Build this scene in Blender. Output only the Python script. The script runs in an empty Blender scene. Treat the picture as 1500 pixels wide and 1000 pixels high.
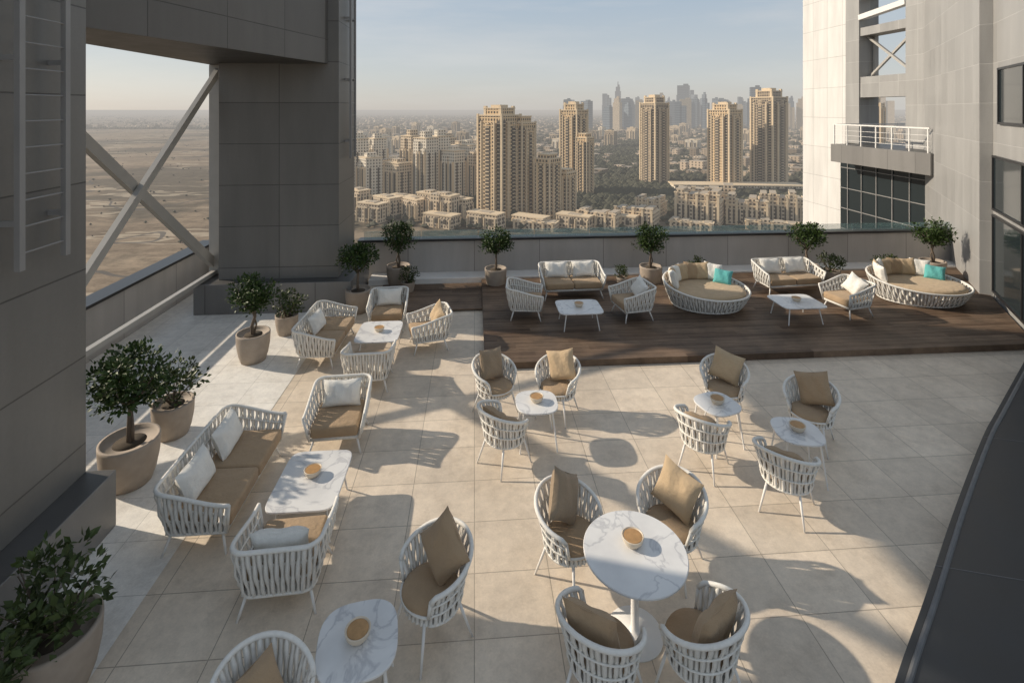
import bpy, math, random
from mathutils import Vector, Matrix
random.seed(7)
R=math.radians
scene=bpy.context.scene
CS,SN=math.cos(R(4.2)),math.sin(R(4.2))
def W(x,d):            # survey frame -> terrace axes
    return (x*CS+d*SN, d*CS-x*SN)
TRAVEL=Vector((1,-0.30,-0.54)).normalized()
GZ=-95.4
# ---------------------------------------------------------------- materials
def newmat(name):
    m=bpy.data.materials.new(name); m.use_nodes=True
    nt=m.node_tree; nt.nodes.clear()
    return m,nt
def N(nt,t,**k):
    n=nt.nodes.new(t)
    for a,b in k.items(): setattr(n,a,b)
    return n
def L(nt,a,b): nt.links.new(a,b)
def setin(nt,sock,v):
    if isinstance(v,bpy.types.NodeSocket): L(nt,v,sock)
    elif isinstance(v,(tuple,list)) and len(v)==3 and sock.type=='RGBA': sock.default_value=(*v,1)
    else: sock.default_value=v
def M(nt,op,a,b=None,c=None,clamp=False):
    n=N(nt,'ShaderNodeMath',operation=op,use_clamp=clamp)
    setin(nt,n.inputs[0],a)
    if b is not None: setin(nt,n.inputs[1],b)
    if c is not None: setin(nt,n.inputs[2],c)
    return n.outputs[0]
def mix(nt,f,a,b,mode='MIX'):
    n=N(nt,'ShaderNodeMix',data_type='RGBA',blend_type=mode)
    setin(nt,n.inputs[0],f); setin(nt,n.inputs[6],a); setin(nt,n.inputs[7],b)
    return n.outputs[2]
def noise(nt,vec,scale,detail=4,rough=.55):
    n=N(nt,'ShaderNodeTexNoise'); n.inputs['Scale'].default_value=scale
    n.inputs['Detail'].default_value=detail; n.inputs['Roughness'].default_value=rough
    if vec is not None: L(nt,vec,n.inputs['Vector'])
    return n.outputs['Fac']
def ramp(nt,f,a,b,ca=(0,0,0),cb=(1,1,1)):
    n=N(nt,'ShaderNodeValToRGB'); e=n.color_ramp.elements
    e[0].position=a; e[0].color=(*ca,1); e[1].position=b; e[1].color=(*cb,1)
    L(nt,f,n.inputs[0]); return n.outputs[0]
def finish(nt,col,rough=.6,bump=None,bs=.3,bd=.01,metal=0,spec=.5,haze=False,extra=None):
    p=N(nt,'ShaderNodeBsdfPrincipled'); setin(nt,p.inputs['Base Color'],col)
    setin(nt,p.inputs['Roughness'],rough); setin(nt,p.inputs['Metallic'],metal)
    p.inputs['Specular IOR Level'].default_value=spec
    if bump is not None:
        b=N(nt,'ShaderNodeBump'); b.inputs['Strength'].default_value=bs; b.inputs['Distance'].default_value=bd
        L(nt,bump,b.inputs['Height']); L(nt,b.outputs[0],p.inputs['Normal'])
    o=N(nt,'ShaderNodeOutputMaterial'); s=p.outputs[0]
    if haze:  # aerial haze painted into the surface: distance blends in a glowing haze colour
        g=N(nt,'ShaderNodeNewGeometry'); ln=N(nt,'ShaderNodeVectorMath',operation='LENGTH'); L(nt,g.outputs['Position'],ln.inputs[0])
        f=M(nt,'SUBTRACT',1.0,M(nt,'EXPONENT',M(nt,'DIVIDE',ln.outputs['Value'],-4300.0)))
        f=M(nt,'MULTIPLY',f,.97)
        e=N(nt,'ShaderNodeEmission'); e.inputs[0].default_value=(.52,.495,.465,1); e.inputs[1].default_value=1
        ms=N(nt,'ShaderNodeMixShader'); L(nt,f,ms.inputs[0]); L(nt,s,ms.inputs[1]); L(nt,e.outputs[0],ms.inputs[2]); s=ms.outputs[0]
    L(nt,s,o.inputs[0]); return p
def posn(nt): return N(nt,'ShaderNodeNewGeometry').outputs['Position']
def simple(name,col,rough=.6,var=.12,scale=6,bump=0,bscale=60,metal=0,spec=.5,obj=True,haze=False):
    m,nt=newmat(name)
    v=N(nt,'ShaderNodeTexCoord').outputs['Object'] if obj else posn(nt)
    n=noise(nt,v,scale)
    c=mix(nt,n,tuple(max(0,x*(1-var*1.6)) for x in col),tuple(x*(1+var*1.6) for x in col))
    b=noise(nt,v,bscale,2) if bump else None
    finish(nt,c,rough,b,bump,.004,metal,spec,haze)
    return m
def wallcoord(nt):
    g=N(nt,'ShaderNodeNewGeometry'); p=N(nt,'ShaderNodeSeparateXYZ'); n=N(nt,'ShaderNodeSeparateXYZ')
    L(nt,g.outputs['Position'],p.inputs[0]); L(nt,g.outputs['True Normal'],n.inputs[0])
    u=M(nt,'SUBTRACT',M(nt,'MULTIPLY',p.outputs[1],n.outputs[0]),M(nt,'MULTIPLY',p.outputs[0],n.outputs[1]))
    return u,p.outputs[2],n.outputs[2],g.outputs['Position']
def panel(name,col,pw,ph,rough=.45,joint=.45,off=0,var=.08,metal=0,mort=.009):
    m,nt=newmat(name); u,z,nz,P=wallcoord(nt)
    c=N(nt,'ShaderNodeCombineXYZ'); L(nt,u,c.inputs[0]); L(nt,z,c.inputs[1])
    b=N(nt,'ShaderNodeTexBrick'); L(nt,c.outputs[0],b.inputs[0]); b.offset=off
    b.inputs['Scale'].default_value=1; b.inputs['Brick Width'].default_value=pw; b.inputs['Row Height'].default_value=ph
    b.inputs['Mortar Size'].default_value=mort; b.inputs['Mortar Smooth'].default_value=.2; b.inputs['Bias'].default_value=0
    b.inputs['Color1'].default_value=(*[x*(1-var) for x in col],1); b.inputs['Color2'].default_value=(*[x*(1+var) for x in col],1)
    b.inputs['Mortar'].default_value=(*[x*joint for x in col],1)
    st=N(nt,'ShaderNodeMapping'); L(nt,P,st.inputs[0]); st.inputs['Scale'].default_value=(2.2,2.2,.35)
    n=noise(nt,st.outputs[0],1.2,6,.6); cc=mix(nt,.5,b.outputs[0],mix(nt,n,(.4,.4,.4),(1.25,1.25,1.25)),'MULTIPLY')
    cc=mix(nt,.18,cc,mix(nt,noise(nt,P,30,3),(.3,.3,.3),(1,1,1)),'MULTIPLY')
    inv=M(nt,'SUBTRACT',1.0,b.outputs['Fac'])
    finish(nt,cc,M(nt,'ADD',rough-.1,M(nt,'MULTIPLY',n,.2)),inv,.5,.01,metal=metal); return m
def tile(name,col,size,joint=.56,rough=.6,dirt=.55,var=.08):
    m,nt=newmat(name); P=posn(nt)
    b=N(nt,'ShaderNodeTexBrick'); L(nt,P,b.inputs[0]); b.offset=0
    b.inputs['Scale'].default_value=1; b.inputs['Brick Width'].default_value=size; b.inputs['Row Height'].default_value=size*.86
    b.inputs['Mortar Size'].default_value=.0045; b.inputs['Mortar Smooth'].default_value=.1; b.inputs['Bias'].default_value=0
    b.inputs['Color1'].default_value=(*[x*(1-var) for x in col],1); b.inputs['Color2'].default_value=(*[x*(1+var) for x in col],1)
    b.inputs['Mortar'].default_value=(*[x*joint for x in col],1)
    n1=noise(nt,P,.9,6,.65); n2=noise(nt,P,7,7,.75); n3=noise(nt,P,55,2); n4=noise(nt,P,2.6,8,.8)
    c=mix(nt,dirt,b.outputs[0],ramp(nt,n1,.3,.62,(.70,.68,.66),(1.07,1.06,1.04)),'MULTIPLY')
    c=mix(nt,.6,c,ramp(nt,n2,.3,.65,(.74,.735,.73),(1.10,1.09,1.07)),'MULTIPLY')
    c=mix(nt,.6,c,ramp(nt,n4,.36,.5,(.78,.76,.74),(1,1,1)),'MULTIPLY')
    c=mix(nt,.25,c,mix(nt,n3,(.6,.6,.6),(1.4,1.4,1.4)),'MULTIPLY')
    h=M(nt,'ADD',M(nt,'MULTIPLY',b.outputs['Fac'],-1.0),M(nt,'MULTIPLY',n3,.12))
    finish(nt,c,M(nt,'ADD',rough-.2,M(nt,'MULTIPLY',n2,.4)),h,.35,.008); return m
mFloor=tile('terrace_tile',(.68,.59,.485),.74)
mWhite=tile('white_stone_tile',(.80,.78,.74),.74,joint=.7,dirt=.3,var=.04)
mPier=panel('grey_cladding',(.195,.188,.176),1.5,.95,rough=.4)
mLintel=panel('dark_cladding',(.14,.136,.130),1.5,3.1)
mPlinth=panel('plinth_stone',(.22,.213,.205),1.2,5)
mPara=panel('parapet_render',(.51,.48,.45),1.8,5)
mRight=panel('light_cladding',(.38,.375,.365),.95,.95,rough=.38,joint=1.25,mort=.012)
mWhitePier=panel('white_cladding',(.76,.745,.72),1.0,1.4,rough=.4,var=.03,joint=.68,mort=.012)
mKerb=simple('white_kerb',(.70,.68,.65),.6,.08,3)
mBlack=simple('black_metal',(.02,.02,.022),.35)
mSteel=simple('painted_steel',(.40,.385,.36),.45,.08,3)
mSteelG=simple('grey_steel',(.26,.255,.25),.45,.1,3)
mTrimS=simple('slate_edge',(.13,.13,.132),.5,.2,8)
mSlate=panel('slate_dark',(.070,.076,.084),1.3,1.3,rough=.38,joint=.5)
mRope=simple('woven_rope',(.73,.71,.665),.8,.10,25,.4,220)
mLeg=simple('powdercoat_white',(.75,.735,.71),.4,.04)
def fabric(name,col):
    m,nt=newmat(name); v=N(nt,'ShaderNodeTexCoord').outputs['Object']
    n=noise(nt,v,5,4); w=noise(nt,v,260,2); f=noise(nt,v,9,3)
    c=mix(nt,n,tuple(x*.84 for x in col),tuple(min(1,x*1.12) for x in col))
    c=mix(nt,.3,c,mix(nt,w,(.5,.5,.5),(1.4,1.4,1.4)),'MULTIPLY')
    p=finish(nt,c,.9,M(nt,'ADD',M(nt,'MULTIPLY',w,.15),f),.7,.03,spec=.2); p.inputs['Sheen Weight'].default_value=.15; return m
mTan=fabric('tan_fabric',(.41,.29,.18)); mTanL=fabric('sand_fabric',(.52,.39,.25)); mTanD=fabric('taupe_fabric',(.31,.235,.16))
mCream=fabric('cream_fabric',(.80,.775,.72)); mTeal=fabric('teal_fabric',(.12,.42,.41))
mPot=simple('concrete_pot',(.36,.30,.245),.75,.15,7,.3,50)
mSoil=simple('soil',(.06,.045,.03),.95,.3,30,.6)
mBark=simple('bark',(.13,.10,.075),.85,.25,20,.5)
def leafmat(name,a,b):
    m,nt=newmat(name); v=N(nt,'ShaderNodeTexCoord').outputs['Object']
    n=noise(nt,v,9,2); g=N(nt,'ShaderNodeNewGeometry')
    c=mix(nt,n,a,b); c=mix(nt,.6,c,mix(nt,g.outputs['Random Per Island'],(.4,.4,.35),(1.7,1.65,1.3)),'MULTIPLY')
    finish(nt,c,.5,spec=.3); return m
mLeaf=leafmat('ficus_leaf',(.018,.036,.009),(.055,.095,.022)); mLeaf2=leafmat('shrub_leaf',(.025,.042,.014),(.075,.10,.034))
mBowl=simple('pale_ceramic',(.64,.55,.43),.5,.08); mWood=simple('light_wood',(.42,.24,.10),.5,.25,20)
def marble():
    m,nt=newmat('marble'); v=N(nt,'ShaderNodeNewGeometry').outputs['Position']
    n=N(nt,'ShaderNodeTexNoise'); L(nt,v,n.inputs['Vector']); n.inputs['Scale'].default_value=1.9; n.inputs['Detail'].default_value=8; n.inputs['Distortion'].default_value=1.1
    d=M(nt,'ABSOLUTE',M(nt,'SUBTRACT',n.outputs['Fac'],.5))
    c=ramp(nt,d,0,.028,(.54,.54,.55),(.74,.735,.725)); n2=noise(nt,v,3,6)
    c=mix(nt,.6,c,ramp(nt,n2,.35,.6,(.80,.80,.81),(1,1,1)),'MULTIPLY')
    finish(nt,c,.3,spec=.4); return m
mMarble=marble()
def deckmat():
    m,nt=newmat('deck_wood'); P=posn(nt); s=N(nt,'ShaderNodeSeparateXYZ'); L(nt,P,s.inputs[0])
    row=M(nt,'FLOOR',M(nt,'DIVIDE',s.outputs[1],.145))
    wn=N(nt,'ShaderNodeTexWhiteNoise',noise_dimensions='2D'); c=N(nt,'ShaderNodeCombineXYZ')
    seg=M(nt,'FLOOR',M(nt,'DIVIDE',M(nt,'ADD',s.outputs[0],M(nt,'MULTIPLY',row,1.37)),2.4))
    L(nt,row,c.inputs[0]); L(nt,seg,c.inputs[1]); L(nt,c.outputs[0],wn.inputs['Vector'])
    mp=N(nt,'ShaderNodeMapping'); L(nt,P,mp.inputs[0]); mp.inputs['Scale'].default_value=(1.2,22,1)
    n=noise(nt,mp.outputs[0],2,6,.7)
    col=mix(nt,wn.outputs['Value'],(.085,.056,.038),(.175,.125,.088)); col=mix(nt,.7,col,ramp(nt,n,.3,.7,(.5,.5,.5),(1.4,1.35,1.3)),'MULTIPLY')
    col=mix(nt,.6,col,ramp(nt,noise(nt,P,1.1,6,.65),.35,.65,(.5,.5,.5),(1.6,1.55,1.5)),'MULTIPLY')
    finish(nt,col,.6,n,.3,.004,spec=.3); return m
mDeck=deckmat()
def glassm(name,col,rough=.05,alpha=1,spec=.8):
    m,nt=newmat(name); p=finish(nt,col,rough,spec=spec)
    p.inputs['Alpha'].default_value=alpha; return m
mGlassD=glassm('dark_window_glass',(.02,.028,.032),.08,1,.45); mGlassT=glassm('balustrade_glass',(.28,.48,.48),.03,.26)
def facade(name,col,fw,fh,glass=(.06,.052,.045),wu=(.22,.78),wv=(.25,.8),var=.12,isl=0):
    m,nt=newmat(name); u,z,nz,P=wallcoord(nt)
    z=M(nt,'SUBTRACT',z,GZ)
    fu=M(nt,'FRACT',M(nt,'DIVIDE',u,fw)); fv=M(nt,'FRACT',M(nt,'DIVIDE',z,fh))
    a=M(nt,'MULTIPLY',M(nt,'GREATER_THAN',fu,wu[0]),M(nt,'LESS_THAN',fu,wu[1]))
    b=M(nt,'MULTIPLY',M(nt,'GREATER_THAN',fv,wv[0]),M(nt,'LESS_THAN',fv,wv[1]))
    w=M(nt,'MULTIPLY',M(nt,'MULTIPLY',a,b),M(nt,'LESS_THAN',nz,.5))
    c=N(nt,'ShaderNodeCombineXYZ'); L(nt,M(nt,'FLOOR',M(nt,'DIVIDE',u,fw)),c.inputs[0]); L(nt,M(nt,'FLOOR',M(nt,'DIVIDE',z,fh)),c.inputs[1])
    wn=N(nt,'ShaderNodeTexWhiteNoise',noise_dimensions='2D'); L(nt,c.outputs[0],wn.inputs['Vector'])
    g=mix(nt,wn.outputs['Value'],glass,tuple(min(1,x*.6+cc*.25) for x,cc in zip(glass,col)))
    n=noise(nt,P,.04,4); base=mix(nt,n,tuple(x*(1-var) for x in col),tuple(x*(1+var) for x in col))
    if isl:
        gg=N(nt,'ShaderNodeNewGeometry'); base=mix(nt,1.0,base,mix(nt,gg.outputs['Random Per Island'],(.28,.27,.26),(1.15,1.12,1.1)),'MULTIPLY')
    base=mix(nt,M(nt,'MULTIPLY',M(nt,'GREATER_THAN',nz,.5),.6),base,(.30,.26,.21))
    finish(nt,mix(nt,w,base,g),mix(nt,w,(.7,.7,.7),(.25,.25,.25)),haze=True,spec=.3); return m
mFa=facade('tower_sand',(.66,.48,.285),3.4,3.4,wu=(.2,.8),wv=(.2,.84)); mFb=facade('tower_beige',(.62,.50,.36),3.2,3.3,wu=(.2,.75)); mFc=facade('block_white',(.72,.64,.52),3.4,3.3,wu=(.25,.72))
mFd=facade('tower_brown',(.45,.355,.25),3.0,3.4,wu=(.12,.88),wv=(.15,.88)); mFe=facade('glass_tower',(.22,.26,.30),6,7,glass=(.08,.12,.16),wu=(.1,.9))
mTrim=simple('sand_trim',(.66,.52,.35),.8,.08,.05,obj=False,haze=True); mBal=simple('painted_recess_shade',(.07,.058,.045),.6,.1,.1,obj=False,haze=True)  # dark colour on raised strips stands in for shade inside recesses
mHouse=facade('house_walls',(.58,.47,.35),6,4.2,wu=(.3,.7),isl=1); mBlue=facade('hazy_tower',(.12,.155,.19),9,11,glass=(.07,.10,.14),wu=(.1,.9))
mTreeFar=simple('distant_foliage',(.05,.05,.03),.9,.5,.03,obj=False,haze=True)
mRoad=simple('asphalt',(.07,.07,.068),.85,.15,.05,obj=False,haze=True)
# ---------------------------------------------------------------- mesh builder
class MB:
    def __init__(s): s.v=[];s.f=[];s.m=[];s.mats=[];s.cm=0
    def mat(s,m):
        if m not in s.mats: s.mats.append(m)
        s.cm=s.mats.index(m); return s
    def add(s,v,f):
        o=len(s.v); s.v+=[tuple(p) for p in v]
        for q in f: s.f.append(tuple(i+o for i in q)); s.m.append(s.cm)
    def prism(s,poly,z0,z1):
        n=len(poly); v=[(x,y,z0) for x,y in poly]+[(x,y,z1) for x,y in poly]
        f=[tuple(range(n-1,-1,-1)),tuple(range(n,2*n))]+[(i,(i+1)%n,(i+1)%n+n,i+n) for i in range(n)]
        s.add(v,f)
    def box(s,x0,x1,y0,y1,z0,z1): s.prism([(x0,y0),(x1,y0),(x1,y1),(x0,y1)],z0,z1)
    def rbox(s,cx,cy,w,d,z0,z1,rot=0):
        c,n=math.cos(rot),math.sin(rot)
        s.prism([(cx+a*c-b*n,cy+a*n+b*c) for a,b in((-w/2,-d/2),(w/2,-d/2),(w/2,d/2),(-w/2,d/2))],z0,z1)
    def tube(s,p0,p1,r0,r1=None,n=8):
        s.path([p0,p1],[r0,r1 if r1 is not None else r0],n)
    def path(s,pts,rs,n=8,closed=False):
        pts=[Vector(p) for p in pts]; k=len(pts)
        if not isinstance(rs,(list,tuple)): rs=[rs]*k
        v=[];f=[]
        for i,p in enumerate(pts):
            a=pts[(i-1)%k] if (i>0 or closed) else p; b=pts[(i+1)%k] if (i<k-1 or closed) else p
            t=(b-a).normalized(); up=Vector((0,0,1)) if abs(t.z)<.95 else Vector((1,0,0))
            x=t.cross(up).normalized(); y=x.cross(t)
            for j in range(n):
                q=2*math.pi*j/n; v.append(p+(x*math.cos(q)+y*math.sin(q))*rs[i])
        for i in range(k if closed else k-1):
            i2=(i+1)%k
            for j in range(n): f.append((i*n+j,i*n+(j+1)%n,i2*n+(j+1)%n,i2*n+j))
        if not closed: f.append(tuple(range(n-1,-1,-1))); f.append(tuple(range((k-1)*n,k*n)))
        s.add(v,f)
    def beam(s,p0,p1,w,h,side=Vector((1,0,0))):
        p0=Vector(p0);p1=Vector(p1); t=(p1-p0).normalized(); a=(side-t*side.dot(t)).normalized(); b=t.cross(a)
        v=[]
        for p in(p0,p1):
            for i,j in((-1,-1),(1,-1),(1,1),(-1,1)): v.append(p+a*w/2*i+b*h/2*j)
        s.add(v,[(0,1,2,3),(7,6,5,4),(0,4,5,1),(1,5,6,2),(2,6,7,3),(3,7,4,0)])
    def lathe(s,prof,n=28,c=(0,0),sx=1,sy=1):
        v=[];k=len(prof)
        for r,z in prof:
            for j in range(n):
                q=2*math.pi*j/n; v.append((c[0]+r*math.cos(q)*sx,c[1]+r*math.sin(q)*sy,z))
        f=[(i*n+j,i*n+(j+1)%n,(i+1)*n+(j+1)%n,(i+1)*n+j) for i in range(k-1) for j in range(n)]
        f.append(tuple(range(n-1,-1,-1))); f.append(tuple(range((k-1)*n,k*n)))
        s.add(v,f)
    def mesh(s,name,smooth=False):
        me=bpy.data.meshes.new(name); me.from_pydata(s.v,[],s.f)
        for m in s.mats: me.materials.append(m)
        me.polygons.foreach_set('material_index',s.m)
        if smooth: me.polygons.foreach_set('use_smooth',[True]*len(me.polygons))
        me.update(); return me
    def obj(s,name,smooth=False,bevel=0,parent=None,loc=None,rot=0):
        return place(s.mesh(name,smooth),name,parent,loc,rot,bevel)
def place(me,name,parent=None,loc=None,rot=0,bevel=0,mtx=None):
    o=bpy.data.objects.new(name,me); scene.collection.objects.link(o)
    if parent: o.parent=parent
    if mtx is not None: o.matrix_basis=mtx
    else:
        if loc: o.location=loc
        o.rotation_euler=(0,0,rot)
    if bevel:
        b=o.modifiers.new('bevel','BEVEL'); b.width=bevel; b.segments=3; b.limit_method='ANGLE'
        b.harden_normals=False
    return o
def empty(name,loc,rot=0,scale=1):
    e=bpy.data.objects.new(name,None); scene.collection.objects.link(e); e.location=loc; e.rotation_euler=(0,0,rot); e.scale=(scale,)*3
    e.empty_display_size=.1; return e
# ---------------------------------------------------------------- parts
def shell(fb,ft,Nn,fill=.93,th=.013,weave=.012,K=7):
    """straps between bottom curve fb(s) and top curve ft(s)"""
    b=MB().mat(mRope)
    for i in range(Nn):
        s0=(i+.5-fill/2)/Nn; s1=(i+.5+fill/2)/Nn
        b0,b1,t0,t1=[Vector(q) for q in(fb(s0),fb(s1),ft(s0),ft(s1))]
        tang=((b1-b0)+(t1-t0)).normalized(); upv=((t0+t1)-(b0+b1)).normalized(); nrm=tang.cross(upv).normalized()
        sg=1 if i%2 else -1; v=[];f=[]
        for k in range(K):
            h=k/(K-1); bl=sg*weave*math.sin(h*math.pi*3)+ .015*math.sin(h*math.pi)
            Lp=b0.lerp(t0,h)+nrm*bl; Rp=b1.lerp(t1,h)+nrm*bl; mid=(Lp+Rp)/2
            v+=[Lp,mid+nrm*th,Rp,mid-nrm*th]
        for k in range(K-1):
            for j in range(4): f.append((k*4+j,k*4+(j+1)%4,(k+1)*4+(j+1)%4,(k+1)*4+j))
        b.add(v,f)
    return b
def pillow_mesh(name,w,h,t,mat,n=12):
    b=MB().mat(mat); v=[];f=[]
    for side in(1,-1):
        for j in range(n+1):
            for i in range(n+1):
                u=-1+2*i/n; q=-1+2*j/n
                x=w/2*u*(1-.09*(1-q*q)*u*u); z=h/2*q*(1-.09*(1-u*u)*q*q)
                y=side*t/2*(max(0,(1-u**4)*(1-q**4)))**.55
                y+=.008*math.sin(7*u+3*q)*(1-u*u)*(1-q*q)
                y-=side*.012*math.exp(-((u-.1)**2*14+(q-.75)**2*5))
                v.append((x,y,z))
    m=(n+1)**2
    for j in range(n):
        for i in range(n):
            a=j*(n+1)+i; f.append((a,a+1,a+n+2,a+n+1)); f.append((m+a+n+1,m+a+n+2,m+a+1,m+a))
    b.add(v,f); return b.mesh(name,True)
PM={}
def pillow(parent,mat,loc,w=.44,h=.44,t=.16,rz=0,tilt=20,spin=0,name='pillow'):
    k=(mat.name,w,h,t)
    if k not in PM: PM[k]=pillow_mesh('pillow',w,h,t,mat)
    mtx=Matrix.Translation(loc)@Matrix.Rotation(R(rz),4,'Z')@Matrix.Rotation(R(-tilt),4,'X')@Matrix.Rotation(R(spin),4,'Y')
    return place(PM[k],name,parent,mtx=mtx)
# --- tub chair
def tub_meshes():
    A=R(128)
    def ph(s): return -A+2*A*s
    def ztop(p): return .575+.20*((1+math.cos(p))/2)**1.1 if abs(p)<A else .575
    def fb(s): p=ph(s); return (.255*math.sin(p),.245*math.cos(p),.335)
    def ft(s): p=ph(s); q=((1+math.cos(p))/2); return (.335*math.sin(p),.29*math.cos(p)+.055*q,ztop(p))
    sh=shell(fb,ft,30)
    top=[ft(i/32) for i in range(33)]; sh.path(top,.020,8)
    sh.path([fb(i/32) for i in range(33)],.013,6)
    for h in(.35,.68): sh.path([tuple(Vector(fb(i/32)).lerp(Vector(ft(i/32)),h)) for i in range(33)],.009,6)
    B0,B1=A,2*math.pi-A
    def fb2(s): p=B0+(B1-B0)*s; return (.255*math.sin(p),.245*math.cos(p),.335)
    def ft2(s): p=B0+(B1-B0)*s; return (.275*math.sin(p),.262*math.cos(p),.415)
    a=shell(fb2,ft2,11,weave=.004,K=4); sh.add(a.v,a.f)
    sh.path([ft2(i/12) for i in range(13)],.012,6)
    for sg in(0,1): sh.tube(ft2(sg),ft(1-sg),.015)
    sh.lathe([(.02,.325),(.24,.33),(.25,.345),(.02,.35)],28)
    lg=MB().mat(mLeg)
    for x,y,ox,oy in((.17,-.17,.245,-.25),(-.17,-.17,-.245,-.25),(.16,.16,.23,.27),(-.16,.16,-.23,.27)):
        lg.tube((x,y,.35),(ox,oy,0),.015,.010)
    lg.path([(.17*math.cos(i/16*6.283)*1.25,.17*math.sin(i/16*6.283)*1.25,.325) for i in range(16)],.010,6,True)
    cu=MB().mat(mTan)
    cu.lathe([(.02,.365),(.20,.365),(.235,.385),(.245,.42),(.23,.45),(.18,.468),(.09,.474),(.01,.475)],32,(0,-.015),1.02,1.03)
    return sh.mesh('shell',True),lg.mesh('legs',True),cu.mesh('seat_cushion',True)
TUB=tub_meshes()
def tub(x,d,face=None,rot=None,pm=mTan,style=0,z=0):
    X,Y=W(x,d)
    if face is not None:
        tx,ty=W(*face); rot=math.atan2(tx-X,-(ty-Y))
    e=empty('woven_armchair',(X,Y,z),rot,1.0)
    place(TUB[0],'shell',e); place(TUB[1],'legs',e); place(TUB[2],'seat_cushion',e)
    if style==0: pillow(e,pm,(0.01,.13,.66),rz=random.uniform(-8,8),tilt=18,spin=random.uniform(-6,6))
    elif style==1: pillow(e,pm,(0.02,.11,.73),rz=12,tilt=16,spin=38)
    elif style==3: pillow(e,pm,(0.02,.12,.70),rz=random.uniform(-10,10),tilt=18,spin=random.choice([-1,1])*random.uniform(8,20))
    else: pillow(e,pm,(0,.10,.60),rz=random.uniform(-10,10),tilt=38,w=.42,h=.34)
    return e
# --- lounge seats
def upath(w,d,r,n=6):
    pts=[(w/2,-d/2)]
    for i in range(n+1):
        q=i/n*math.pi/2; pts.append((w/2-r+r*math.cos(q),d/2-r+r*math.sin(q)))
    for i in range(n+1):
        q=math.pi/2+i/n*math.pi/2; pts.append((-w/2+r+r*math.cos(q),d/2-r+r*math.sin(q)))
    pts.append((-w/2,-d/2)); return pts
def sampler(pts):
    cl=[0]
    for a,b in zip(pts,pts[1:]): cl.append(cl[-1]+math.hypot(b[0]-a[0],b[1]-a[1]))
    T=cl[-1]
    def f(s):
        q=max(0,min(1,s))*T
        for i in range(len(pts)-1):
            if q<=cl[i+1] or i==len(pts)-2:
                h=(q-cl[i])/(cl[i+1]-cl[i]); return (pts[i][0]+(pts[i+1][0]-pts[i][0])*h,pts[i][1]+(pts[i+1][1]-pts[i][1])*h)
    return f,T
LC={}
def lounge_meshes(w,d=.74):
    if w in LC: return LC[w]
    sb,_=sampler(upath(w-.14,d-.10,.10)); st,T=sampler(upath(w,d,.14))
    def fb(s): x,y=sb(s); return (x,y,.215)
    def ft(s):
        x,y=st(s); k=(y+d/2)/d; k=k*k*(3-2*k); return (x,y+.04*k,.535+.15*k)
    n=int(T/.048); sh=shell(fb,ft,n)
    sh.path([ft(i/60) for i in range(61)],.021,8); sh.path([fb(i/40) for i in range(41)],.016,6)
    for h in(.35,.68): sh.path([tuple(Vector(fb(i/60)).lerp(Vector(ft(i/60)),h)) for i in range(61)],.009,6)
    for sg in(0,1): sh.tube(fb(sg),ft(sg),.017)
    sh.box(-w/2+.08,w/2-.08,-d/2+.05,d/2-.07,.205,.245)
    lg=MB().mat(mLeg)
    for sx in(-1,1):
        for sy in(-1,1): lg.tube((sx*(w/2-.12),sy*(d/2-.12),.22),(sx*(w/2-.05),sy*(d/2-.05),0),.016,.012)
    cu=MB().mat(mTan)
    if w>1.2:
        cu.box(-w/2+.085,-.004,-d/2+.02,d/2-.08,.25,.40); cu.box(.004,w/2-.085,-d/2+.02,d/2-.08,.25,.40)
    else: cu.box(-w/2+.085,w/2-.085,-d/2+.02,d/2-.08,.25,.40)
    LC[w]=(sh.mesh('shell',True),lg.mesh('legs',True),cu.mesh('seat_cushion',True)); return LC[w]
def lounge(x,d,face=None,rot=0,w=.78,z=0,pm=mCream,name='woven_lounge_chair',pil=1):
    X,Y=W(x,d)
    if face: tx,ty=W(*face); rot=math.atan2(tx-X,-(ty-Y))
    e=empty(name,(X,Y,z),rot); m=lounge_meshes(w)
    place(m[0],'shell',e); place(m[1],'legs',e); place(m[2],'seat_cushion',e,bevel=.035)
    if pil==1: pillow(e,pm,(0,.19,.56),w=.54,h=.36,t=.17,tilt=20,rz=random.uniform(-5,5))
    elif pil==2:
        for s in(-1,1): pillow(e,pm,(s*(w/4-.04),.18,.57),w=.56,h=.38,t=.17,tilt=20,rz=random.uniform(-5,5),spin=random.uniform(-3,3))
    elif pil==3: pillow(e,pm,(.03,.16,.60),w=.42,h=.42,t=.15,tilt=20,rz=10,spin=25)
    return e
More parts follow.
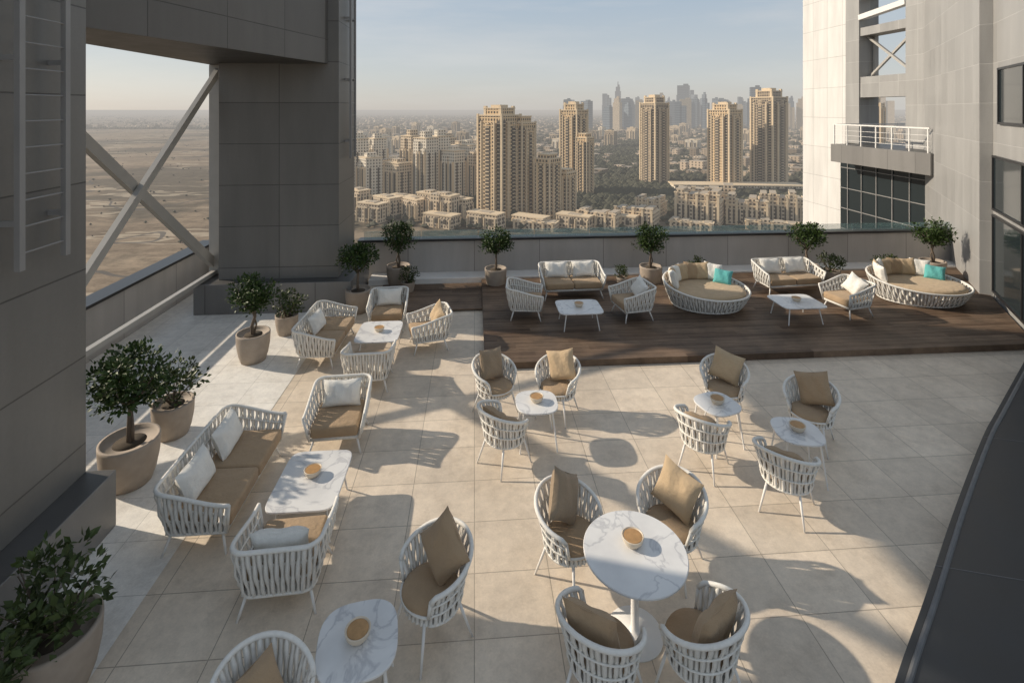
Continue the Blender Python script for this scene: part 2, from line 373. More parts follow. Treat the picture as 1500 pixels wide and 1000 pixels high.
# --- tables
def squircle(w,d,p=4,n=48):
    out=[]
    for i in range(n):
        q=2*math.pi*i/n; c,s=math.cos(q),math.sin(q)
        out.append((w/2*math.copysign(abs(c)**(2/p),c),d/2*math.copysign(abs(s)**(2/p),s)))
    return out
def bowl(parent,z,x=0,y=0,s=1):
    b=MB().mat(mBowl); b.lathe([(.035*s,z+.001),(.06*s,z+.004),(.088*s,z+.04*s),(.098*s,z+.078*s),(.092*s,z+.081*s),(.084*s,z+.072*s),(.01,z+.072*s)],28,(x,y))
    b.mat(mWood); b.lathe([(.005,z+.0725*s),(.082*s,z+.073*s),(.080*s,z+.0765*s),(.005,z+.077*s)],28,(x,y))
    b.obj('bowl',False,parent=parent)
def table(x,d,w,dp,h,rot=0,p=4,z=0,name='side_table',bs=1,bx=0,by=0,splay=.06):
    X,Y=W(x,d); e=empty(name,(X,Y,z),rot)
    t=MB().mat(mMarble); t.prism(squircle(w,dp,p),h-.022,h); t.obj('marble_top',bevel=.006,parent=e)
    l=MB().mat(mLeg)
    for sx in(-1,1):
        for sy in(-1,1): l.tube((sx*(w*.33),sy*(dp*.33),h-.03),(sx*(w*.33+splay),sy*(dp*.33+splay),0),.014,.010)
    l.box(-w*.34,w*.34,-dp*.34,dp*.34,h-.034,h-.0235); l.obj('legs',parent=e)
    bowl(e,h,bx,by,bs); return e
def round_table(x,d,r,h):
    X,Y=W(x,d); e=empty('round_dining_table',(X,Y,0))
    t=MB().mat(mMarble); t.lathe([(.01,h-.03),(r-.02,h-.03),(r,h-.018),(r,h-.006),(r-.006,h),(.01,h)],64); t.obj('marble_top',parent=e)
    l=MB().mat(mLeg); l.lathe([(.24,0),(.24,.012),(.05,.03),(.035,.06),(.035,h-.07),(.12,h-.031)],32); l.obj('pedestal',True,parent=e)
    bowl(e,h,.0,.06,1)
# --- daybed
def daybed(x,d,z,rot,sc=1,wide=1.9,deep=1.5):
    X,Y=W(x,d); e=empty('oval_daybed',(X,Y,z),rot)
    a,b_=wide/2,deep/2
    def k(q): return ((1+math.cos(q-R(125)))/2)**1.3
    def fb(s): q=2*math.pi*s; return (a*.80*math.cos(q),b_*.80*math.sin(q),.03)
    def ft(s): q=2*math.pi*s; return (a*math.cos(q),b_*math.sin(q),.34+.26*k(q))
    sh=shell(fb,ft,90,K=9,fill=.96) 
    sh.path([ft(i/72) for i in range(72)],.024,8,True); sh.path([fb(i/60) for i in range(60)],.02,6,True)
    for h in(.33,.66): sh.path([tuple(Vector(fb(i/72)).lerp(Vector(ft(i/72)),h)) for i in range(72)],.012,6,True)
    sh.lathe([(.02,.06),(.80,.06),(.86,.2),(.02,.21)],48,(0,0),a,b_)
    sh.obj('woven_base',True,parent=e)
    m=MB().mat(mTanL); m.lathe([(.02,.21),(.86,.215),(.93,.26),(.945,.33),(.92,.385),(.84,.405),(.5,.415),(.02,.418)],56,(0,0),a*.97,b_*.97); m.obj('mattress',True,parent=e)
    cols=[mCream,mTanL,mCream,mTanL,mTan,mTanL,mCream]
    for i,c in enumerate(cols):
        q=R(178-i*19); px,py=a*.77*math.cos(q),b_*.77*math.sin(q)
        pillow(e,c,(px,py,.59),w=.42,h=.42,rz=math.degrees(q)-90,tilt=14,spin=random.uniform(-8,8))
    pillow(e,mTeal,(a*.52,b_*.40,.54),w=.42,h=.36,rz=-28,tilt=28,spin=4)
    return e
# --- plants
def leaves(mb,rx,ry,rz,cz,nc,nl,ls,seed,hollow=.35):
    rnd=random.Random(seed)
    for c in range(nc):
        while True:
            p=Vector((rnd.uniform(-1,1),rnd.uniform(-1,1),rnd.uniform(-.9,1)))
            if hollow<p.length<1: break
        ctr=Vector((p.x*rx*.86,p.y*ry*.86,cz+p.z*rz*.86)); cr=rnd.uniform(.10,.19)*(rx/.5)
        for l in range(nl):
            o=Vector((rnd.gauss(0,1),rnd.gauss(0,1),rnd.gauss(0,.8))).normalized()*cr*rnd.random()**.4
            q=ctr+o; dr=(o.normalized()+Vector((rnd.uniform(-.7,.7),rnd.uniform(-.7,.7),rnd.uniform(-.2,.8)))).normalized()
            sd=dr.cross(Vector((rnd.uniform(-1,1),rnd.uniform(-1,1),1))).normalized(); up=sd.cross(dr)
            s=ls*rnd.uniform(.7,1.25)
            mb.add([q,q+dr*s*.5+sd*s*.27+up*s*.06,q+dr*s,q+dr*s*.5-sd*s*.27+up*s*.06],[(0,1,2,3)])
def pot_mesh(r,h):
    b=MB().mat(mPot); b.lathe([(r*.62,0),(r*.72,.01),(r*.86,h*.25),(r*.97,h*.6),(r,h*.93),(r*1.0,h),(r*.9,h),(r*.88,h*.93),(.02,h*.9)],36)
    b.mat(mSoil); b.lathe([(.01,h*.905),(r*.87,h*.91),(.01,h*.93)],24); return b.mesh('pot',True)
def ptree_mesh(seed,rx=.46,rz=.32,cz=1.22):
    rnd=random.Random(seed); t=MB().mat(mBark)
    p=[(0,0,.45),(rnd.uniform(-.03,.03),.02,.62),(rnd.uniform(-.04,.04),0,.80),(0.01,0.0,.95)]
    t.path(p,[.035,.030,.026,.024],8); 
    t.path([(.02,.02,.45),(.05,-.02,.65),(.0,.03,.9)],[.02,.016,.012],6)
    for i in range(9):
        a=i*2.4+rnd.random(); e=(rx*.6*math.cos(a),rx*.6*math.sin(a),cz+rnd.uniform(-.12,.18))
        m=(e[0]*.45,e[1]*.45,1.0+rnd.uniform(-.03,.06)); t.path([(0,0,.86+.01*i),m,e],[.016,.011,.005],6)
    f=MB().mat(mLeaf); leaves(f,rx,rx,rz,cz,50,46,.068,seed)
    return t.mesh('trunk',True),f.mesh('foliage')
def shrub_mesh(seed,rx=.38,rz=.26,cz=.74,nc=26,nl=30,mat=None):
    rnd=random.Random(seed); t=MB().mat(mBark)
    for i in range(9):
        a=i*2.4+rnd.random(); t.path([(0.02*math.cos(a),.02*math.sin(a),.44),(rx*.35*math.cos(a),rx*.35*math.sin(a),.62),(rx*.8*math.cos(a),rx*.8*math.sin(a),cz+rnd.uniform(0,.2))],[.012,.009,.004],5)
    f=MB().mat(mat or mLeaf2); leaves(f,rx,rx,rz,cz,nc,nl,.085,seed,.2)
    return t.mesh('stems',True),f.mesh('foliage')
POT=pot_mesh(.31,.52); TR=[ptree_mesh(3),ptree_mesh(8,.44,.33,1.2),ptree_mesh(14,.48,.28,1.25)]
SH=[shrub_mesh(4,.40,.26,.76,20,26),shrub_mesh(9,.42,.30,.78,24,26)]
def ptree(x,d,k=0,s=1,rot=0,z=0,wide=1,ps=.93):
    X,Y=W(x,d); e=empty('potted_ficus_tree',(X,Y,z),rot,s); o=place(POT,'pot',e); o.scale=(ps,ps,1); place(TR[k][0],'trunk',e)
    o=place(TR[k][1],'crown',e); o.scale=(wide,wide,1)
def shrub(x,d,k=0,s=1,rot=0,z=0,ps=.9):
    X,Y=W(x,d); e=empty('potted_shrub',(X,Y,z),rot,s); o=place(POT,'pot',e); o.scale=(ps,ps,.95); place(SH[k][0],'stems',e); place(SH[k][1],'foliage',e)
# ================================================================ TERRACE
b=MB().mat(mFloor); b.prism([(-7.0,-6),(19,-6),(19,14.1),(-7.0,14.1)],-.35,0); b.obj('terrace_floor')
b=MB().mat(mWhite); b.add([(-7,-6,.004),(-3.1,-6,.004),(-3.1,14.1,.004),(-7,14.1,.004)],[(0,1,2,3)]); b.obj('white_stone_paving')
b=MB().mat(mPier); b.prism([(-7.3,-6),(19,-6),(19,14.4),(-7.3,14.4)],GZ,-.36); b.obj('host_building')
b=MB().mat(mPara); b.box(-3.14,14.35,14.1,14.32,0,1.0); b.mat(mBlack); b.box(-3.14,14.4,14.05,14.40,1.001,1.06); b.obj('back_parapet')
b=MB().mat(mPara); b.box(-7.25,-7.0,-6,14.1,0,1.0); b.box(-7.25,-6.25,14.1,14.32,0,1.0); b.mat(mBlack); b.box(-7.33,-6.93,-6,14.42,1.001,1.06); b.obj('side_parapet')
b=MB().mat(mGlassT)
for i in range(11):
    x0=-3.0+i*1.56; b.box(x0,x0+1.53,14.2,14.215,1.062,1.26)
b.obj('glass_balustrade')
b=MB().mat(mKerb); b.box(-2.75,13.9,13.55,14.098,.002,.16); b.obj('kerb_ledge',bevel=.01)
# deck
def wx(y): return 11.2+(y-9.65)*.697
b=MB().mat(mDeck); y=9.05
while y<13.5:
    y1=y+.138; b.prism([(.2,y),(wx(y)-.06,y),(wx(y1)-.06,y1),(.2,y1)],.085,.12); y+=.145
b.prism([(.2,9.035),(wx(9.0)-.06,9.035),(wx(9.0)-.06,9.048),(.2,9.048)],.005,.12)
b.prism([(.24,9.1),(wx(9.1)-.1,9.1),(wx(13.4)-.1,13.4),(.24,13.4)],.004,.08)
b.box(.185,.198,9.04,13.5,.005,.12)
y=11.7
while y<13.4: b.box(-2.35,.18,y,y+.138,.03,.06); y+=.145
b.obj('timber_deck')
# near left pier
b=MB().mat(mPier); b.box(-7.0,-4.25,3.2,5.95,.62,16); b.obj('cladding_pier',bevel=.01)  # unseen near end lengthened so its shadow covers the foreground
b=MB().mat(mPlinth); b.box(-6.98,-3.95,3.1,5.97,.005,.62); b.obj('pier_plinth',bevel=.01)
def ladder(x,y0,y1,z0,z1,off,sp=.3):
    b=MB().mat(mSteelG)
    for y in(y0,y1): b.box(x+off-.025,x+off+.025,y-.03,y+.03,z0,z1)
    z=z0+.15
    while z<z1: b.tube((x+off,y0,z),(x+off,y1,z),.008); z+=sp
    z=z0+.4
    while z<z1:
        for y in(y0,y1): b.box(x+.001,x+off-.026,y-.015,y+.015,z,z+.05)
        z+=1.5
    b.obj('wall_ladder')
ladder(-4.25,4.93,5.45,3.14,12,.16,.24); ladder(-3.15,12.75,13.2,3.4,14,.14)
b=MB().mat(mPier); b.box(-5.85,-3.15,12.2,13.75,.68,16); b.obj('cladding_pier',bevel=.01)
b=MB().mat(mPlinth); b.box(-6.25,-2.8,11.9,13.9,.005,.68); b.obj('pier_plinth',bevel=.01)
b=MB().mat(mLintel); b.prism([(-5.28,5.96),(-3.4,11.95),(-3.4,12.19),(-5.86,12.19),(-5.86,13.2),(-6.25,13.2),(-6.25,5.96)],5.65,7.35); b.obj('lintel_beam')
b=MB().mat(mSteel); X=-6.15
b.beam((X-.06,12.75,.89),(X-.06,6.4,5.85),.10,.20); b.beam((X+.07,12.75,5.58),(X+.07,7.0,.72),.10,.15)
b.box(X-.12,X+.12,12.62,12.95,.7,5.649); b.beam((X,6.2,.74),(X,12.7,.74),.10,.09); b.box(X-.12,X+.12,5.98,6.2,.0,5.649)
b.obj('x_brace_frame')
# ================================================================ RIGHT BUILDING
b=MB().mat(mWhitePier); b.box(16.6,17.35,21.8,24.8,-30,16); b.obj('white_pier',bevel=.01)
b=MB().mat(mRight)
b.box(16.6,17.5,21.0,21.798,3.1,16); b.box(16.6,17.5,17.4,18.6,3.1,16)
b.box(16.65,17.4,18.602,20.998,5.1,5.98); b.box(16.65,17.4,18.602,20.998,7.75,8.1); b.box(16.65,17.4,18.602,20.998,9.4,16)
b.mat(mLeg); b.beam((16.7,18.61,8.75),(16.7,20.99,8.55),.3,.22)
b.mat(mSteel); b.beam((17.0,18.6,5.98),(17.0,21,7.75),.1,.09); b.beam((17.1,18.6,7.75),(17.1,21,5.98),.1,.09)
for yy in(18.9,20.9): b.box(17.2,17.35,yy-.06,yy+.06,5.98,7.75)
b.obj('frame_structure')
b=MB().mat(mPlinth); b.box(15.35,20.9,16.2,21.05,2.35,3.1); b.obj('balcony_slab',bevel=.01)
b=MB().mat(mLeg)
b.box(15.40,15.46,16.3,21,3.92,3.97)
for i in range(7): b.box(15.41,15.45,16.35+i*.76,16.39+i*.76,3.1,3.92)
b.box(15.41,19,20.95,21.0,3.92,3.97)
for zz in(3.3,3.5,3.7): b.tube((15.43,16.3,zz),(15.43,21,zz),.008)
b.obj('balcony_railing')
b=MB().mat(mGlassD); b.box(16.35,17.3,16.4,21.79,-12,2.349); b.mat(mSteelG)
for i in range(7): b.box(16.31,16.349,16.5+i*.8,16.53+i*.8,-12,2.349)
for i in range(9): b.box(16.32,16.349,16.4,21.78,2.0-i*.9,2.03-i*.9)
b.obj('curtain_wall')
nv=Vector((-.821,.572))
def wp(y,o=0): p=Vector((wx(y),y))+nv*o; return (p.x,p.y)
b=MB().mat(mRight)
b.prism([wp(7.0),(19,7.0),(19,17.4),wp(17.5)],.01,16); 
b.prism([wp(11.43,.25),wp(11.43,.002),wp(17.6,.002),wp(17.6,.25)],.01,16)
b.mat(mGlassD)
for y0,y1,z0,z1 in((8.2,10.95,4.3,5.5),(8.0,11.3,2.25,3.45),(8.0,11.3,.3,2.05),(8.2,10.95,7.2,8.6)):
    b.prism([wp(y0,.03),wp(y0,.003),wp(y1,.003),wp(y1,.03)],z0,z1)
b.mat(mBlack)
for y0,y1,z0,z1 in((8.2,10.95,4.3,5.5),(8.0,11.3,2.25,3.45),(8.0,11.3,.3,2.05)):
    for k in range(3):
        yy=y0+(y1-y0)*k/2; b.prism([wp(yy-.02,.06),wp(yy-.02,.032),wp(yy+.02,.032),wp(yy+.02,.06)],z0,z1)
    for zz in(z0-.05,z1): b.prism([wp(y0-.03,.06),wp(y0-.03,.003),wp(y1+.03,.003),wp(y1+.03,.06)],zz,zz+.05)
b.obj('clad_building')
cp=[(1.5,2.6),(2.1,3.1),(2.9,3.88),(3.79,4.66),(4.87,5.62),(6.25,6.80),(7.02,7.41),(8.82,8.82)]
def smoothp(p,n=4):
    out=[]
    for i in range(len(p)-1):
        p0,p1,p2,p3=[Vector(p[max(0,min(len(p)-1,j))]) for j in(i-1,i,i+1,i+2)]
        for k in range(n):
            t=k/n; out.append(tuple(.5*((2*p1)+(p2-p0)*t+(2*p0-5*p1+4*p2-p3)*t*t+(3*p1-p0-3*p2+p3)*t**3)))
    out.append(p[-1]); return out
cc=[W(*q) for q in smoothp(cp)]
b=MB().mat(mSlate); b.prism(cc+[(10.2,8.2),(12,7),(12,-4),(0.8,-4)],.004,.25) 
b.mat(mTrimS); b.path([(x+.05,y-.05,.252) for x,y in cc],.022,8); b.path([(x-.012,y+.012,.13) for x,y in cc],.012,6)
for i in(6,13,20): 
    x,y=cc[i]; b.beam((x,y,.2515),(x+5,y-1.5,.2515),.008,.003,Vector((0,1,0)))
b.obj('slate_ledge')
# ================================================================ FURNITURE
DZ=.12
lounge(-3.33,6.02,rot=R(90),w=1.6,name='woven_sofa',pil=2)
lounge(-2.40,7.12,rot=R(3))
lounge(-2.17,4.95,rot=R(183))
table(-2.27,5.80,.74,.96,.42,p=7,name='coffee_table',by=.05)
lounge(-3.52,9.75,rot=R(88),w=1.5,name='woven_sofa',pil=1)
lounge(-2.62,10.85,rot=R(3)); lounge(-1.62,9.95,rot=R(-75),pm=mTanL,pil=3,w=.70); lounge(-2.40,8.6,rot=R(182),pil=0)
table(-2.50,9.65,.80,.92,.42,p=7,name='coffee_table')
lounge(1.43,12.35,rot=R(2),w=1.5,z=DZ,name='woven_sofa',pil=2); lounge(.30,11.15,rot=R(84),z=DZ,pil=0); lounge(2.60,11.1,rot=R(-80),z=DZ,pil=3)
table(1.39,10.65,.92,.78,.38,p=7,z=DZ,name='coffee_table')
lounge(6.8,12.65,rot=R(4),w=1.5,z=DZ,name='woven_sofa',pil=2); lounge(7.40,11.3,rot=R(-78),z=DZ,pil=3)
table(6.08,10.95,.95,.80,.38,p=7,z=DZ,name='coffee_table')
daybed(4.45,11.75,DZ,R(-6)); daybed(9.6,12.1,DZ,R(-10),wide=2.15)
T3=(.34,7.10); table(*T3,.58,.58,.55,p=3); 
tub(-.25,7.75,face=T3,pm=mTanD,style=3); tub(.68,7.72,face=T3,pm=mTanL,style=3); tub(-.10,6.68,face=T3,style=2)
T4=(2.83,7.06); table(*T4,.55,.55,.55,rot=.3,p=3); tub(3.18,7.68,face=T4,pm=mTanL,style=3); tub(2.46,6.6,face=T4,style=2)
T5=(3.60,6.46); table(*T5,.57,.57,.55,rot=-.2,p=3); tub(4.13,7.08,face=T5,pm=mTan,style=3); tub(3.17,5.92,face=T5,style=2)
T1=(1.08,4.5); round_table(*T1,.45,.73)
tub(.58,5.03,face=T1,pm=mTanD,style=1); tub(1.60,5.17,face=T1,pm=mTanL,style=3); tub(.70,3.98,face=T1,pm=mTan); tub(1.47,4.02,face=T1,pm=mTan)
T2=(-1.18,3.92); table(*T2,.60,.62,.55,rot=.15,p=3,name='side_table')
tub(-.70,4.48,face=(-1.35,3.95),pm=mTan,style=1); tub(-1.66,3.45,rot=R(65),style=2)
# plants
ptree(-4.72,6.32,0,1.04,wide=1.05,ps=1); shrub(-4.80,7.25,0,.95); ptree(-4.74,9.38,1,1,1,wide=.95); shrub(-4.62,10.5,1,.8,2)
ptree(-3.5,11.65,2,1,2); ptree(-2.95,13.3,0,1.06,4,wide=.9); ptree(-.42,13.2,1,.98,5); ptree(3.62,13.35,0,1,.7); ptree(7.72,13.4,2,1.04,2.2); ptree(11.3,13.75,1,1.04,3.3)
shrub(8.35,13.4,0,.8,1); shrub(-2.6,12.8,1,.6,1); 
for x,d,s in((1.95,13.35,.55),(2.85,13.3,.5),(4.85,13.45,.65),(9.9,13.5,.7)): shrub(x,d,1,s,x)
shrub(-3.62,4.05,1,1.0,.4,ps=1); shrub(-3.75,3.42,0,1.0,2.0)
# ================================================================ CITY
def groundmat():
    m,nt=newmat('land'); P=posn(nt); s=N(nt,'ShaderNodeSeparateXYZ'); L(nt,P,s.inputs[0])
    ratio=M(nt,'DIVIDE',s.outputs[0],M(nt,'MAXIMUM',s.outputs[1],1.0))
    n=noise(nt,P,.004,8,.65); n2=noise(nt,P,.03,6,.7); n3=noise(nt,P,.0009,4)
    mp=N(nt,'ShaderNodeMapping'); L(nt,P,mp.inputs[0]); mp.inputs['Rotation'].default_value=(0,0,.5); mp.inputs['Scale'].default_value=(.25,1,1)
    tr=noise(nt,mp.outputs[0],.02,9,.8); rut=noise(nt,mp.outputs[0],.006,5,.6)
    des=mix(nt,ramp(nt,tr,.36,.62),(.115,.083,.055),(.31,.235,.16)); des=mix(nt,M(nt,'MULTIPLY',ramp(nt,n,.48,.54),.8),des,(.08,.066,.046))
    des=mix(nt,.7,des,ramp(nt,noise(nt,P,.11,7,.8),.35,.6,(.5,.49,.47),(1.25,1.25,1.25)),'MULTIPLY')
    lines=M(nt,'LESS_THAN',M(nt,'ABSOLUTE',M(nt,'SUBTRACT',rut,.5)),.007)
    des=mix(nt,M(nt,'MULTIPLY',lines,.6),des,(.46,.38,.28))
    lines2=M(nt,'LESS_THAN',M(nt,'ABSOLUTE',M(nt,'SUBTRACT',noise(nt,P,.0035,3),.47)),.004)
    des=mix(nt,M(nt,'MULTIPLY',lines2,.8),des,(.08,.075,.07))
    city=mix(nt,ramp(nt,n2,.4,.62),(.05,.045,.03),(.26,.20,.14)); city=mix(nt,ramp(nt,n3,.42,.58),city,(.11,.09,.06))
    f=M(nt,'MULTIPLY',M(nt,'ADD',ratio,.42),8.0,clamp=True)
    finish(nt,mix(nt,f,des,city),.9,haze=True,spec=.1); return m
b=MB().mat(groundmat()); S=60000; b.add([(-S,-S,GZ),(S,-S,GZ),(S,S,GZ),(-S,S,GZ)],[(0,1,2,3)]); b.obj('ground')
def tower(x,d,w,dp,h,rot,mat,name='residential_tower',ribs=4,crown=True,trim=mTrim):
    X,Y=W(x,d); b=MB().mat(mat)
    hb=h*.90
    b.rbox(0,0,w*.84,dp*.84,0,hb); b.rbox(0,0,w*.60,dp*.60,hb,h*.965); 
    b.rbox(0,0,w,dp*.46,0,hb*.93); b.rbox(0,0,w*.46,dp,0,hb*.93)
    b.mat(trim)
    for sx in(-1,1):
        for sy in(-1,1):
            b.rbox(sx*w*.42,sy*dp*.42,w*.06,dp*.06,0,hb+2); b.rbox(sx*w*.23,sy*dp*.5,w*.035,1.6,0,hb*.95); b.rbox(sx*w*.5,sy*dp*.23,1.6,dp*.035,0,hb*.95)
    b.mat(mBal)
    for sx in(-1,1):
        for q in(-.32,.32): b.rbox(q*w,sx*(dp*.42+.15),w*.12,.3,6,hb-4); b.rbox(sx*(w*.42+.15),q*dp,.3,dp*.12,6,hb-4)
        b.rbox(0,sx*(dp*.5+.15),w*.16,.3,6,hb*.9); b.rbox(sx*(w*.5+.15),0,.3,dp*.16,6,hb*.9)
    b.mat(trim)
    k=8
    while k<hb-4:
        for sx in(-1,1):
            b.rbox(0,sx*(dp*.5+.5),w*.12,1.1,k,k+.8); b.rbox(sx*(w*.5+.5),0,1.1,dp*.12,k,k+.8)
            for q in(-.32,.32): b.rbox(q*w,sx*(dp*.42+.5),w*.08,1.1,k,k+.7); b.rbox(sx*(w*.42+.5),q*dp,1.1,dp*.08,k,k+.7)
        k+=3.4
    b.rbox(0,0,w*.88,dp*.88,hb,hb+1.2); b.rbox(0,0,w*.64,dp*.64,h*.965,h*.965+1)
    if crown:
        b.rbox(0,0,w*.34,dp*.34,h*.965,h)
        for sx in(-1,1):
            for sy in(-1,1): b.rbox(sx*w*.27,sy*dp*.27,w*.08,dp*.08,hb,h*.99)
    b.obj(name,loc=(X,Y,GZ),rot=rot)
def block(x,d,w,dp,h,rot,mat,name='apartment_building',seed=0):
    rnd=random.Random(seed); X,Y=W(x,d); b=MB().mat(mat)
    b.rbox(0,0,w,dp*.8,0,h*.9); b.rbox(-w*.2,0,w*.42,dp,0,h*rnd.uniform(.75,.97)); b.rbox(w*.28,0,w*.3,dp*.92,0,h*rnd.uniform(.6,.85)); b.rbox(0,0,w*.4,dp*.5,h*.9,h)
    b.mat(mTrim)
    for q in(-.46,-.1,.1,.46): b.rbox(q*w,0,w*.03,dp+1.2,0,h*.72)
    b.rbox(0,0,w+1,dp*.8+1,h*.9,h*.9+1); 
    b.mat(mBal)
    for q in(-.32,.0,.3): b.rbox(q*w,0,w*.09,dp+.8,4,h*.68)
    for q in(-.2,.2): b.rbox(0,q*dp,w+.6,dp*.08,4,h*.7)
    b.obj(name,loc=(X,Y,GZ),rot=rot)
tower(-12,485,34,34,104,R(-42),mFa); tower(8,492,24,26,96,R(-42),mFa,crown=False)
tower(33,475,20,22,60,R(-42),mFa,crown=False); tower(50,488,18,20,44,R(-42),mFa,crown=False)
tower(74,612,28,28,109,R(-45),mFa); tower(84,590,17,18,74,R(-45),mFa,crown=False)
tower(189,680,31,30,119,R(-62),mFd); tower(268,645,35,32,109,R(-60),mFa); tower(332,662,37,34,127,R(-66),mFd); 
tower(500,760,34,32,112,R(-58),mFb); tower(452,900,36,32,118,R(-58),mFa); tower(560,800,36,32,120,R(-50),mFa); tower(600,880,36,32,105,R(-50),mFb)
rnd=random.Random(5)
for i in range(22):
    px=-.33+i*.0135; d=[560,660,600,720][i%4]; block(px*d,d,rnd.uniform(17,24),rnd.uniform(18,24),(100-(rnd.uniform(30,74))*d/750),R(rnd.uniform(-58,-42)),rnd.choice([mFc,mFb,mFc]),seed=i)
for i in range(9):
    px=-.30+i*.028; d=rnd.uniform(445,500); 
    if px>-.1: continue
    block(px*d,d,rnd.uniform(20,28),16,rnd.uniform(16,27),R(rnd.uniform(-50,-30)),mFb,seed=40+i)
for i in range(5): block(-20+i*38-40,432+rnd.uniform(0,8),30,16,rnd.uniform(8,14),R(-35),mFb,'lowrise_building',seed=60+i)
def ornate(x,d,w,dp,h,rot,seed):
    rnd=random.Random(seed); X,Y=W(x,d); b=MB().mat(mFb)
    b.rbox(0,0,w,dp,0,h*.62); 
    for k in range(4):
        q=(-.375+k*.25)*w; b.rbox(q,rnd.uniform(-2,2),w*.17,dp*.9,h*.62,h*rnd.uniform(.72,.95))
    b.mat(mTrim); b.rbox(0,0,w+1.2,dp+1.2,h*.62,h*.62+.9)
    for k in range(5):
        q=(-.46+k*.23)*w; b.rbox(q,-dp*.5,w*.05,2.4,0,h*.8); b.rbox(q,-dp*.5,w*.08,3.4,h*.8,h*.83)
    b.mat(mBal)
    for k in range(8): b.rbox((-.42+k*.12)*w,-dp*.5-.2,w*.04,.6,3,h*.5)
    b.obj('lowrise_building',loc=(X,Y,GZ),rot=rot)
for x,d,w,dp,h,s in((165,452,38,20,33,1),(206,448,34,20,27,2),(236,455,30,22,31,3),(185,486,50,18,33,4),(262,462,26,22,22,5),(75,438,36,16,16,6),(108,444,34,20,20,7),(150,428,34,12,9,8),(215,424,40,12,10,9),(20,430,36,14,9,10),(300,470,50,20,22,11),(130,478,24,20,22,12)):
    ornate(x,d,w,dp,h,R(-38+s*37%17),s)
b=MB().mat(mFc); b.rbox(0,0,150,26,0,9); b.mat(mTrim); b.rbox(0,0,154,30,9,10.4); b.mat(mBal); b.rbox(0,-13.2,144,.6,2,6.5)
for k in range(16): b.rbox(-72+k*9.6,-14.3,1.6,1.6,0,9)
X,Y=W(270,618); b.obj('podium_building',loc=(X,Y,GZ),rot=R(-8))
rnd=random.Random(11); sk=[]
for i in range(90):
    d=rnd.uniform(2300,4200); r=rnd.triangular(.06,.62,.34); hh=rnd.uniform(40,150)+100
    if rnd.random()<.22: hh+=rnd.uniform(20,70)
    hh=100+(hh-100)*.66*d/4000; sk.append((r,d,rnd.uniform(24,66),hh))
SP=len(sk)
sk+=[(.207,4200,44,300),(.335,3300,72,262),(.352,3500,60,230),(.29,3300,60,205),(.475,2600,50,220),(.50,2700,60,200),(.11,3300,60,150),(.70,3000,90,190),(.73,2900,80,170),(.67,3300,80,150)]
for i,(r,d,w,h) in enumerate(sk):
    X,Y=W(r*d,d); b=MB().mat([mBlue,mBlue,mFe,mFb,mBlue][i%5]); k=i%3
    if k==0: b.rbox(0,0,w,w*.8,0,h*.82); b.rbox(0,0,w*.72,w*.6,h*.82,h*.94); b.rbox(w*.1,0,w*.35,w*.3,h*.94,h)
    elif k==1: b.rbox(0,0,w,w*.7,0,h*.96); b.rbox(w*.2,0,w*.4,w*.3,h*.96,h)
    else: b.rbox(-w*.25,0,w*.5,w*.7,0,h); b.rbox(w*.25,0,w*.5,w*.6,0,h*.86)
    if i==SP: b.rbox(0,0,6,6,h,h+25)
    b.obj('distant_skyscraper',loc=(X,Y,GZ),rot=R(rnd.uniform(-60,-20)))
for i in range(60):
    d=rnd.uniform(850,2200); r=rnd.choice([rnd.uniform(-.3,.1),rnd.uniform(.05,.75)])
    if .14<r<.30 and d<1300: continue
    block(r*d,d,rnd.uniform(18,40),rnd.uniform(16,30),rnd.uniform(18,50),R(rnd.uniform(-60,-35)),rnd.choice([mFc,mFb,mFd]),seed=200+i)
b=MB().mat(mHouse); rnd=random.Random(2); t=MB().mat(mTreeFar)
def blob(mb,x,y,z,r,rn):
    v=[(x,y,z+r*1.3)]+[(x+r*math.cos(a)*rn.uniform(.7,1.2),y+r*math.sin(a)*rn.uniform(.7,1.2),z+r*rn.uniform(.35,.8)) for a in[k*1.2566 for k in range(5)]]+[(x,y,z)]
    mb.add(v,[(0,1+k,1+(k+1)%5) for k in range(5)]+[(6,1+(k+1)%5,1+k) for k in range(5)])
for i in range(7500):
    d=520*math.exp(rnd.random()*math.log(14)); r=rnd.uniform(-.40,.78)
    if rnd.random()<.10: r=rnd.uniform(-.9,-.4); d=max(d,2600)
    pk=math.exp(-((r-.22)/.10)**2)*(1 if d<1300 else max(0,1-(d-1300)/1200))
    near=d<760
    X,Y=W(r*d,d)
    if not near and rnd.random()<.66*(1-pk*.88):
        w=rnd.uniform(9,20)*(1+d/9000); h=rnd.uniform(5,9)*(1 if rnd.random()<.94 else 2.4); rt=R(rnd.choice([-50,40])+rnd.uniform(-9,9))
        b.rbox(X,Y,w,w*rnd.uniform(.6,1.3),GZ,GZ+h,rt)
    for q in range(3):
        blob(t,X+rnd.uniform(-45,45),Y+rnd.uniform(-45,45),GZ,rnd.uniform(2.5,6)*(1+d/7000),rnd)
for i in range(3000):
    d=rnd.uniform(500,1800); r=rnd.gauss(.24,.075); X,Y=W(r*d,d); blob(t,X,Y,GZ,rnd.uniform(2.5,7),rnd)
for i in range(900):
    d=rnd.uniform(425,620); r=rnd.uniform(-.33,.58); X,Y=W(r*d,d); blob(t,X,Y,GZ,rnd.uniform(2,4.5),rnd)
for i in range(350):
    d=rnd.uniform(350,3000); r=rnd.uniform(-.9,-.5); X,Y=W(r*d,d); blob(t,X,Y,GZ,rnd.uniform(.8,2),rnd)
b.obj('distant_houses'); t.obj('distant_trees')
b=MB().mat(mRoad)
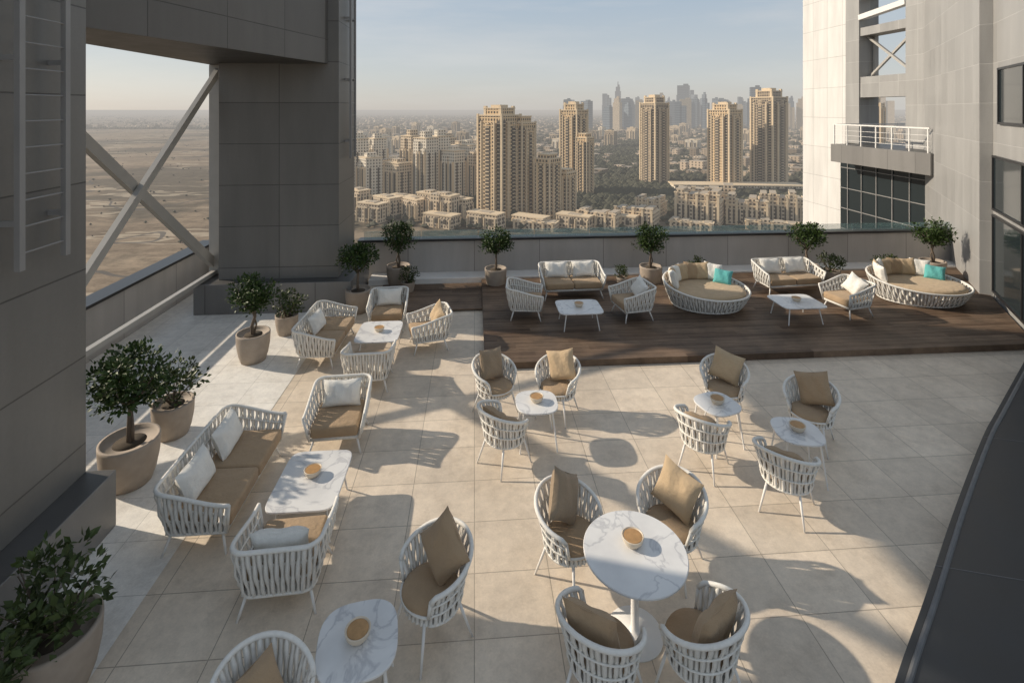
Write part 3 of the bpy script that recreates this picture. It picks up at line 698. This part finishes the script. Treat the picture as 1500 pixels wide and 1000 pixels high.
for (x0,d0,x1,d1,w) in((-200,530,420,520,16),(-230,770,600,800,18),(100,400,160,1500,14),(-150,600,-700,3500,22)):
    p=Vector(W(x0,d0)); q=Vector(W(x1,d1)); n_=(q-p).normalized(); n_=Vector((-n_.y,n_.x))*w/2; z=GZ+.25+.05*w
    b.add([(*(p-n_),z),(*(q-n_),z),(*(q+n_),z),(*(p+n_),z)],[(0,1,2,3)])
b.obj('road')
# ================================================================ LIGHT, SKY, CAMERA
w=bpy.data.worlds.new('World'); scene.world=w; w.use_nodes=True; nt=w.node_tree
bg=nt.nodes['Background']; sky=nt.nodes.new('ShaderNodeTexSky'); sky.sky_type='NISHITA'; sky.sun_disc=False
to=-TRAVEL; el=math.asin(to.z); az=math.atan2(to.x,to.y)
sky.sun_elevation=el; sky.sun_rotation=az%(2*math.pi); sky.dust_density=1.0; sky.air_density=1.0; sky.ozone_density=1.5; sky.altitude=100
tc=N(nt,'ShaderNodeTexCoord'); sp=N(nt,'ShaderNodeSeparateXYZ'); L(nt,tc.outputs['Generated'],sp.inputs[0])
rp=N(nt,'ShaderNodeValToRGB'); L(nt,sp.outputs[2],rp.inputs[0]); el_=rp.color_ramp.elements
SV=.12
def cv(c): return (c[0]/SV,c[1]/SV,c[2]/SV,1)
el_[0].position=0; el_[0].color=cv((.62,.59,.56)); el_[1].position=1; el_[1].color=cv((.36,.43,.52))
e=rp.color_ramp.elements.new(.06); e.color=cv((.60,.61,.61)); e=rp.color_ramp.elements.new(.22); e.color=cv((.44,.53,.62))
mp=N(nt,'ShaderNodeMapping'); L(nt,tc.outputs['Generated'],mp.inputs[0]); mp.inputs['Scale'].default_value=(1.2,2.0,9)
cl=noise(nt,mp.outputs[0],1.6,6,.6)
veil=mix(nt,ramp(nt,cl,.44,.70,(0,0,0),(.55,.55,.55)),rp.outputs[0],cv((.70,.69,.68)))
nt.links.new(mix(nt,.80,sky.outputs[0],veil),bg.inputs[0]); bg.inputs[1].default_value=SV
ld=bpy.data.lights.new('sun','SUN'); ld.energy=4.7; ld.angle=R(.8); ld.color=(1,.87,.70)
lo=bpy.data.objects.new('sun',ld); scene.collection.objects.link(lo); lo.rotation_euler=TRAVEL.to_track_quat('-Z','Y').to_euler(); lo.location=(-20,8,14)
cd=bpy.data.cameras.new('camera'); cd.lens=18; cd.sensor_width=36; cd.shift_y=-.2267; cd.clip_start=.1; cd.clip_end=100000
co=bpy.data.objects.new('camera',cd); scene.collection.objects.link(co); co.location=(0,0,4.6); co.rotation_euler=(R(90),0,R(-4.2)); scene.camera=co
scene.view_settings.view_transform='Standard'; scene.view_settings.look='None'; scene.view_settings.exposure=0
